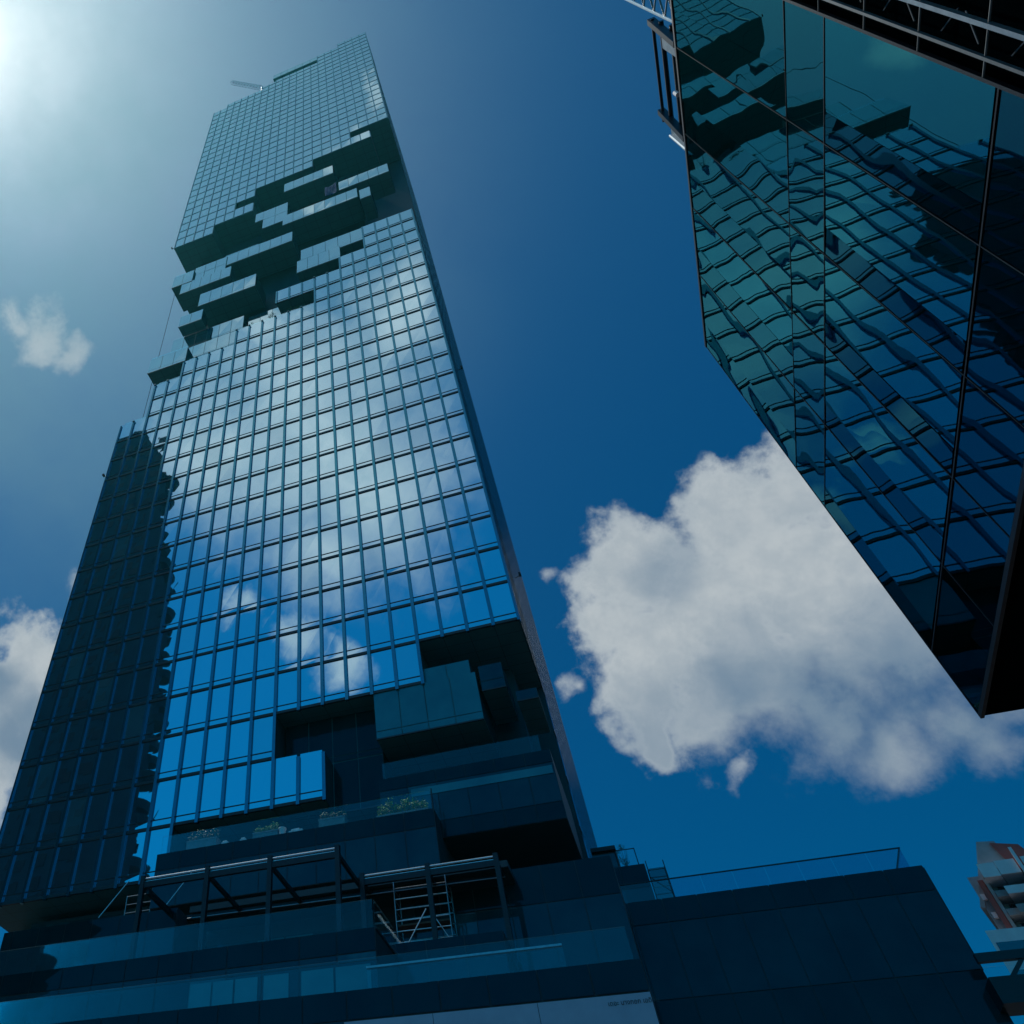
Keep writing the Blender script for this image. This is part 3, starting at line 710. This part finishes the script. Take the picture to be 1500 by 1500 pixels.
q = MB(); q.bar((-16.85, -0.95, 27.25), (-16.85, -0.95, 27.8), 0.14, 12, 0.22); q.bar((-16.85, -0.95, 27.8), (-16.85, -0.95, 27.86), 0.25, 12); tag(q.build('plant_pot', 'white_thing'), 'small white pot beside the middle planter on the balcony', 'pot')

# ------------------------------------------------------------------ odds and ends on the tower
cr = thing('roof_crane', 'thin lattice crane arm reaching out over the left of the tower roof', 'crane', (-27.6, 1.0, Zf(49.5)))
a = Vector((-27.8, 1.0, 223.6)); e = Vector((-37.44, 1.0, 243.8))
def lattice(par, a, e, w, n, r, mat):
    d = (e - a); u = Vector((0, 1, 0)); v = d.cross(u).normalized(); q = MB()
    co = [u * w + v * w, u * w - v * w, -u * w - v * w, -u * w + v * w]
    for c_ in co: q.bar(a + c_, e + c_, r, 6)
    q.build('chord', mat, par); q = MB()
    for i in range(n):
        p0 = a + d * (i / n); p1 = a + d * ((i + 1) / n)
        for k in range(4):
            q.bar(p0 + co[k], p1 + co[(k + 1) % 4], r * 0.6, 5); q.bar(p1 + co[k], p1 + co[(k + 1) % 4], r * 0.6, 5)
    q.build('lacing', mat, par)
lattice(cr, a, e, 0.40, 10, 0.04, 'steel')
q = MB(); q.bar((-27.6, 1.0, Zf(49.0)), (-27.6, 1.0, 224.0), 0.25); q.build('mast', 'steel', cr)
q = MB(); q.bar((X(20.75), 0.6, Zf(22.0)), (X(20.65), 0.6, Zf(12.1)), 0.035, 6); tag(q.build('hoist_cable', 'black'), 'thin hanging cable beside the left edge of the tower', 'cable')
q = MB()
for i in range(8):
    for j in range(8):
        def P(a_, b_):
            s1 = a_ / 8; s2 = b_ / 8; return (X(6.85 - 1.05 * s1), -0.06 - 0.12 * math.sin(5 * s1 + 2) * (1 - s2) - 0.1 * math.sin(3 * s1 + 4 * s2), Zf(25.62) + (Zf(26.9) - Zf(25.62)) * s2 - 0.5 * math.sin(math.pi * s1) * s2)
        q.face(P(i, j), P(i + 1, j), P(i + 1, j + 1), P(i, j + 1))
tp = q.build('tarpaulin', 'tarp', None, True); md = tp.modifiers.new('thick', 'SOLIDIFY'); md.thickness = 0.02
tag(tp, 'blue tarpaulin hung between two glass boxes in the ribbon', 'tarpaulin')
def cctv(x, y, z, sx, lab):
    t = thing('security_camera', lab, 'camera', (x, y, z), 'cameras on the tower edges')
    q = MB(); q.bar((x, y, z), (x + sx * 0.45, y, z + 0.12), 0.03, 6); q.build('arm', 'black', t)
    q = MB(); q.box((x + sx * 0.36, y - 0.25, z + 0.1), (x + sx * 0.56, y + 0.1, z + 0.32)); q.build('housing', 'black', t)
cctv(X(22), 0.1, Zf(9.3), -1, 'tiny dark camera sticking out of the left edge below the reflected dome')
cctv(0.15, 8.3, Zf(3.2), 1, 'tiny dark camera sticking out low on the right edge of the tower')
cctv(0.15, 5.3, Zf(11.3), 1, 'tiny dark camera sticking out high on the right edge of the tower')
cctv(X(22), 0.1, Zf(26.7), -1, 'tiny dark camera at the lower left corner of the upper block')
for x0, lab in ((-26.6, 'long bright slanting stay rod left of the pergola'), (-22.4, 'slanting stay rod just behind the left end of the pergola')):
    q = MB(); q.bar((x0, -4.6, 22.3), (x0 + 1.4, -4.2, 24.4), 0.03, 6)
    tag(q.build('stay_rod', 'bright'), lab, 'rod', 'stay rods by the pergola')
q = MB()
for z in (24.1, 24.6, 25.1): q.bar((-27.2, -1.0, z), (-25.4, -1.0, z), 0.03, 6)
q.bar((-27.2, -1.0, 22.6), (-27.2, -1.0, 25.15), 0.03, 6); q.bar((-25.45, -1.0, 22.6), (-25.45, -1.0, 25.4), 0.03, 6)
tag(q.build('guard_rail', 'steel'), 'small metal guard rail at the left end of the planted balcony', 'guard rail')
bush('terrace_bush', 'dark bush behind the guard rail left of the balcony', -26.6, -0.6, 22.4, 0.7, 2.2, 300)

# ------------------------------------------------------------------ glass cube close by on the right
cube = thing('glass_cube', 'raised glass block overhanging the street and mirroring the skyscraper', 'building', (10, -39, 0))
XC = 6.2; YA, YB = -42.80, -35.6; ZB, ZT = 7.85, 16.4
def cbox(name, mat, *a): return box(name, mat, *a, parent=cube)
cbox('block_body', 'matt_black', XC + 0.12, -52, ZB, 24, YB - 0.02, ZT - 0.1)
cbox('base_core', 'core', 12, -50, 0, 22, -40, ZB)
ys = [YA, -41.40, -39.98, -38.62, -37.25, YB]
zl = [ZB, 8.8, 11.58, 12.52, ZT]
def wavy_pane(y0, y1, z0, z1, mat, amp, pill):
    n, mm = 14, max(10, int((z1 - z0) / 0.16)); b = MB(); off = random.uniform(0, 50)
    ty, tz = random.uniform(-.0035, .0035), random.uniform(-.003, .003)
    for j in range(mm + 1):
        for i in range(n + 1):
            s1 = i / n; s2 = j / mm; y = y0 + (y1 - y0) * s1; z = z0 + (z1 - z0) * s2
            d = 0.30 * pill * 4 * s1 * (1 - s1) * (4 * s2 * (1 - s2)) ** 0.5 + 0.25 * amp * noise.noise(Vector((y * 1.9, z * 1.3, off))) + ty * (s1 - .5) * 2 + tz * (s2 - .5) * 2
            b.v.append((XC + d, y, z))
    for j in range(mm):
        for i in range(n):
            k = j * (n + 1) + i; b.f.append((k, k + 1, k + n + 2, k + n + 1))
    return b.build('window_pane', mat, cube, True)
for i in range(len(ys) - 1):
    y0, y1 = ys[i] + 0.02, ys[i + 1] - 0.02
    ym = y1 - 0.36
    wavy_pane(y0, y1, ZB + 0.03, 8.77, 'cube_strip', 0.003, 0.002)
    wavy_pane(y0, ym, 8.85, 11.56, 'cube_teal', 0.004, 0.003)
    wavy_pane(ym + 0.004, y1, 8.85, 11.56, 'cube_strip', 0.003, 0.002)
    wavy_pane(y0, y1, 11.60, 12.51, 'cube_dark', 0.004, 0.004)
    wavy_pane(y0, ym - 0.2, 12.53, ZT - 0.05, 'cube_teal' if i in (1, 3) else 'cube_dark', 0.005, 0.004)
    wavy_pane(ym - 0.196, y1, 12.53, ZT - 0.05, 'cube_dark', 0.005, 0.004)
for z, w in zip(zl[:-1], (0.03, 0.009, 0.006, 0.004)):
    b = MB(); b.box((XC - 0.008, YA, z - w), (XC + 0.03, YB, z + w)); b.build('transom', 'black', cube)
for i, y in enumerate(ys):
    b = MB(); w = 0.016 if i == 0 else 0.006; b.box((XC - (0.012 if i == 0 else 0.006), y - w, ZB), (XC + 0.028, y + w, ZT)); b.build('mullion', 'black', cube)
b = MB(); b.box((XC - 0.014, -43.3, ZT - 0.03), (XC + 0.3, YB + 0.015, ZT + 0.03)); b.build('roof_edge', 'ledge', cube)
b = MB(); b.face((XC + 0.02, YB, ZB), (24, YB, ZB), (24, YB, ZT - 0.1), (XC + 0.02, YB, ZT - 0.1)); b.build('far_wall', 'cube_dark', cube)
# metal tube screen at the near corner
for y, w, mm_ in ((-42.97, 0.020, 'dull_metal'), (-43.22, 0.028, 'steel'), (-43.5, 0.02, 'dull_metal')):
    b = MB(); b.beam((XC - 0.01, y, ZB), (XC - 0.01, y, ZT), w * 1.4, w * 1.4); b.build('screen_tube', mm_, cube)
for z in [8.1 + 0.9 * i for i in range(9)]:
    b = MB(); b.bar((XC, -42.8, z), (XC, -43.6, z), 0.010, 6); b.build('screen_rung', 'dull_metal', cube)
    b = MB(); b.bar((XC + 0.09, -43.2, z + 0.45), (XC + 0.09, -42.98, z + 0.25), 0.007, 5); b.bar((XC + 0.09, -43.2, z + 0.55), (XC + 0.09, -42.98, z + 0.75), 0.007, 5); b.build('screen_brace', 'dull_metal', cube)
# roof cleaning gantry
gt = thing('roof_gantry', 'black tube gantry with grey brackets along the roof edge of the glass cube', 'gantry', (6.5, -40.4, 16.4))
for z, x, r in ((18.2, 6.4, 0.028), (17.9, 6.45, 0.04), (17.5, 6.5, 0.05)):
    q = MB(); q.bar((x, -41.4, z), (x, -39.55, z), r); q.build('tube', 'black', gt)
for y in (-41.12, -39.5):
    q = MB(); q.box((6.42, y - 0.06, 16.4), (6.54, y + 0.16, 17.9)); q.build('bracket', 'steel', gt)
    q = MB(); q.beam((6.4, y - 0.12, 17.0), (6.4, y - 0.22, 18.3), 0.12, 0.10); q.build('end_plate', 'black', gt)
q = MB(); q.bar((6.42, -39.34, 17.97), (6.42, -39.36, 16.5), 0.03); q.build('stay', 'bright', gt)
q = MB(); q.beam((6.55, -41.0, 17.2), (6.55, -39.7, 17.2), 0.1, 0.28); q.build('timber_board', 'timber', gt)
q = MB(); q.bar((6.38, -40.35, 17.15), (6.38, -40.35, 17.3), 0.04, 10); q.build('lamp', 'white_thing', gt)
jb = thing('lattice_boom', 'pale lattice boom rising from the near end of the roof gantry', 'boom', (6.4, -41.6, 16.4))
q = MB(); q.bar((6.4, -41.58, 16.9), (6.4, -41.47, 19.8), 0.03); q.build('chord', 'bright', jb)
q = MB(); q.bar((6.4, -41.95, 16.9), (6.4, -41.95, 19.8), 0.025); q.build('chord', 'steel', jb)
q = MB()
for i in range(5):
    z = 16.95 + i * 0.55; q.bar((6.4, -41.56, z), (6.4, -41.95, z + 0.28), 0.016, 6); q.bar((6.4, -41.95, z + 0.28), (6.4, -41.54, z + 0.55), 0.016, 6)
q.build('lacing', 'steel', jb)

# ------------------------------------------------------------------ apartment block low on the right
ap = thing('apartment_tower', 'grey and red apartment tower with stacked balconies at the right edge', 'apartment block', (42, 64, 0))
def abox(name, mat, *a): return box(name, mat, *a, parent=ap)
q = MB(); q.prism_xz([(36.65, 48.9), (38.2, 48.75), (38.6, 46.2), (35.75, 46.1), (34.0, 42.5), (33.6, 42.6)], 61, 70); q.build('gable_wall', 'grey_wall', ap)
abox('wall', 'grey_wall', 34.0, 61.2, 0, 58, 80, 45.6)
q = MB(); q.prism_xz([(37.7, 48.5), (40.0, 48.0), (40.9, 46.0), (38.5, 45.6)], 60.7, 66); q.build('roof_panel', 'red_wall', ap)
abox('roof_panel', 'red_wall', 39.2, 60.9, 44, 44, 70, 47.4)
for x0, x1, zz in ((35.5, 37.0, 45.7), (37.05, 38.8, 45.8), (39.4, 41.6, 45.9)):
    q = MB(); q.box((x0, 58.6, zz - 1.35), (x1, 61.2, zz)); q.build('canopy', 'white_wall', ap)
abox('pilaster', 'white_wall', 38.95, 58.3, 0, 39.25, 61.2, 46.8)
abox('pilaster', 'red_wall', 34.7, 60.2, 0, 35.2, 61.2, 44.8)
abox('pilaster', 'grey_wall', 35.25, 60.0, 0, 35.55, 61.2, 44.8)
for i in range(14):
    zz = 43.4 - i * 1.75 * 1.0
    if zz < 12: break
    bl = MB(); bl.box((36.6, 58.7, zz - 0.75), (39.9, 61.2, zz)); bo = bl.build('balcony', 'white_wall' if i % 2 == 0 else 'concrete', ap)
    q = MB(); q.box((35.6, 59.3, zz - 0.7), (36.6, 61.2, zz - 0.1)); q.build('planter_ledge', 'concrete', bo)
    q = MB(); q.face((36.0, 61.15, zz + 0.05), (39.8, 61.15, zz + 0.05), (39.8, 61.15, zz + 0.95), (36.0, 61.15, zz + 0.95)); wo = q.build('window', 'win_dark', ap)
    q = MB()
    for xx in (36.8, 37.5, 38.2, 39.0): q.box((xx, 61.09, zz + 0.05), (xx + 0.07, 61.14, zz + 0.95))
    q.build('window_frame', 'white_wall', wo)
    q = MB(); q.box((34.2, 60.9, zz - 0.2), (34.6, 61.25, zz + 0.35)); q.build('ledge', 'white_wall', ap)
lw = MB(); lw.box((33.0, 57.0, 0), (36.5, 60.0, 39.0)); lw.build('lower_wing', 'white_wall', ap)
q = MB(); q.box((33.3, 56.95, 36.6), (36.3, 57.05, 37.9)); q.box((33.3, 56.95, 34.2), (36.3, 57.05, 35.5)); q.build('wing_window', 'win_dark', ap)

def all_children(o):
    for ch in o.children:
        yield ch
        yield from all_children(ch)
bpy.context.view_layer.update()
for ch in all_children(ap):
    for v in ch.data.vertices: v.co.x += 0.34 * (v.co.y - 60.0)
br = thing('steel_footbridge', 'dark steel footbridge with a braced rail right of the low glass block', 'footbridge', (18, 4, 17))
q = MB(); q.box((15.6, 3.9, 18.62), (26, 4.2, 18.98)); q.build('top_beam', 'black', br)
q = MB(); q.box((15.6, 3.8, 16.9), (26, 5.5, 17.95)); q.build('deck', 'black', br)
q = MB(); q.beam((16.55, 4.05, 17.95), (17.3, 4.05, 18.62), 0.12, 0.16); q.build('brace', 'black', br); q = MB(); q.beam((18.3, 4.05, 17.95), (19.1, 4.05, 18.62), 0.12, 0.16); q.build('brace', 'black', br)
q = MB(); q.box((15.7, 4.25, 17.95), (26, 4.28, 18.5)); q.build('glass_panel', 'clear', br)

# ------------------------------------------------------------------ old tower behind the photographer (it shows in the mirror glass)
ot = thing('domed_tower', 'dark old tower with a pierced crown, seen only as a reflection in the mirror glass', 'tower', (-85, -66, 0))
prof = [(-112, 0), (-112, 176), (-100, 180), (-93.3, 181), (-88.4, 182.5), (-84.4, 181.3), (-81.4, 175), (-78.7, 169.5), (-76.6, 163.5), (-75, 157.5), (-73.6, 146), (-72.4, 130), (-68.6, 118), (-67.6, 106), (-67.0, 95), (-66.5, 80), (-66.4, 0)]
bm = bmesh.new()
vs = [bm.verts.new((x, -60, z)) for x, z in prof]
es = [bm.edges.new((vs[i], vs[(i + 1) % len(vs)])) for i in range(len(vs))]
hv = [bm.verts.new((-85.2 + 1.9 * math.cos(t), -60, 173.0 + 3.2 * math.sin(t) * (1.25 if math.sin(t) > 0 else 0.8))) for t in [2 * math.pi * i / 20 for i in range(20)]]
es += [bm.edges.new((hv[i], hv[(i + 1) % 20])) for i in range(20)]
bmesh.ops.triangle_fill(bm, use_beauty=True, edges=es)
r_ = bmesh.ops.extrude_face_region(bm, geom=list(bm.faces))
bmesh.ops.translate(bm, verts=[v for v in r_['geom'] if isinstance(v, bmesh.types.BMVert)], vec=(-10, -14, 0))
bmesh.ops.recalc_face_normals(bm, faces=bm.faces)
me = bpy.data.meshes.new('shaft'); bm.to_mesh(me); bm.free(); me.materials.append(MT['old_tower'])
o = bpy.data.objects.new('shaft', me); COL.objects.link(o); o.parent = ot; o.matrix_parent_inverse = Matrix.Translation(-Vector(ot.location))
def edge_x(z):
    for (x0, z0), (x1, z1) in zip(prof[6:-1], prof[7:]):
        if z1 <= z <= z0: return x0 + (x1 - x0) * (z0 - z) / max(1e-6, z0 - z1)
    return -66.4
for i in range(40):
    z = 12 + i * 3.7
    if z > 160: break
    q = MB(); x = edge_x(z) - 0.6
    r0 = random.choice((0.5, 0.8, 1.1, 1.6, 2.0)); z += random.uniform(-0.8, 0.8)
    q.bar((x, -61.5, z), (x, -61.5, z + 1.3), r0, 14, r0 * 1.25); q.bar((x - 6, -67, z), (x - 6, -67, z + 1.2), r0 * 1.2, 14)
    q.build('balcony', 'old_tower', ot)
q = MB()
for i in range(46):
    z = 8 + i * 3.7
    for x in range(-110, -76, 5): q.box((x, -59.98, z), (x + 2.6, -59.9, z + 2.0))
q.build('window_band', 'ledge', ot)
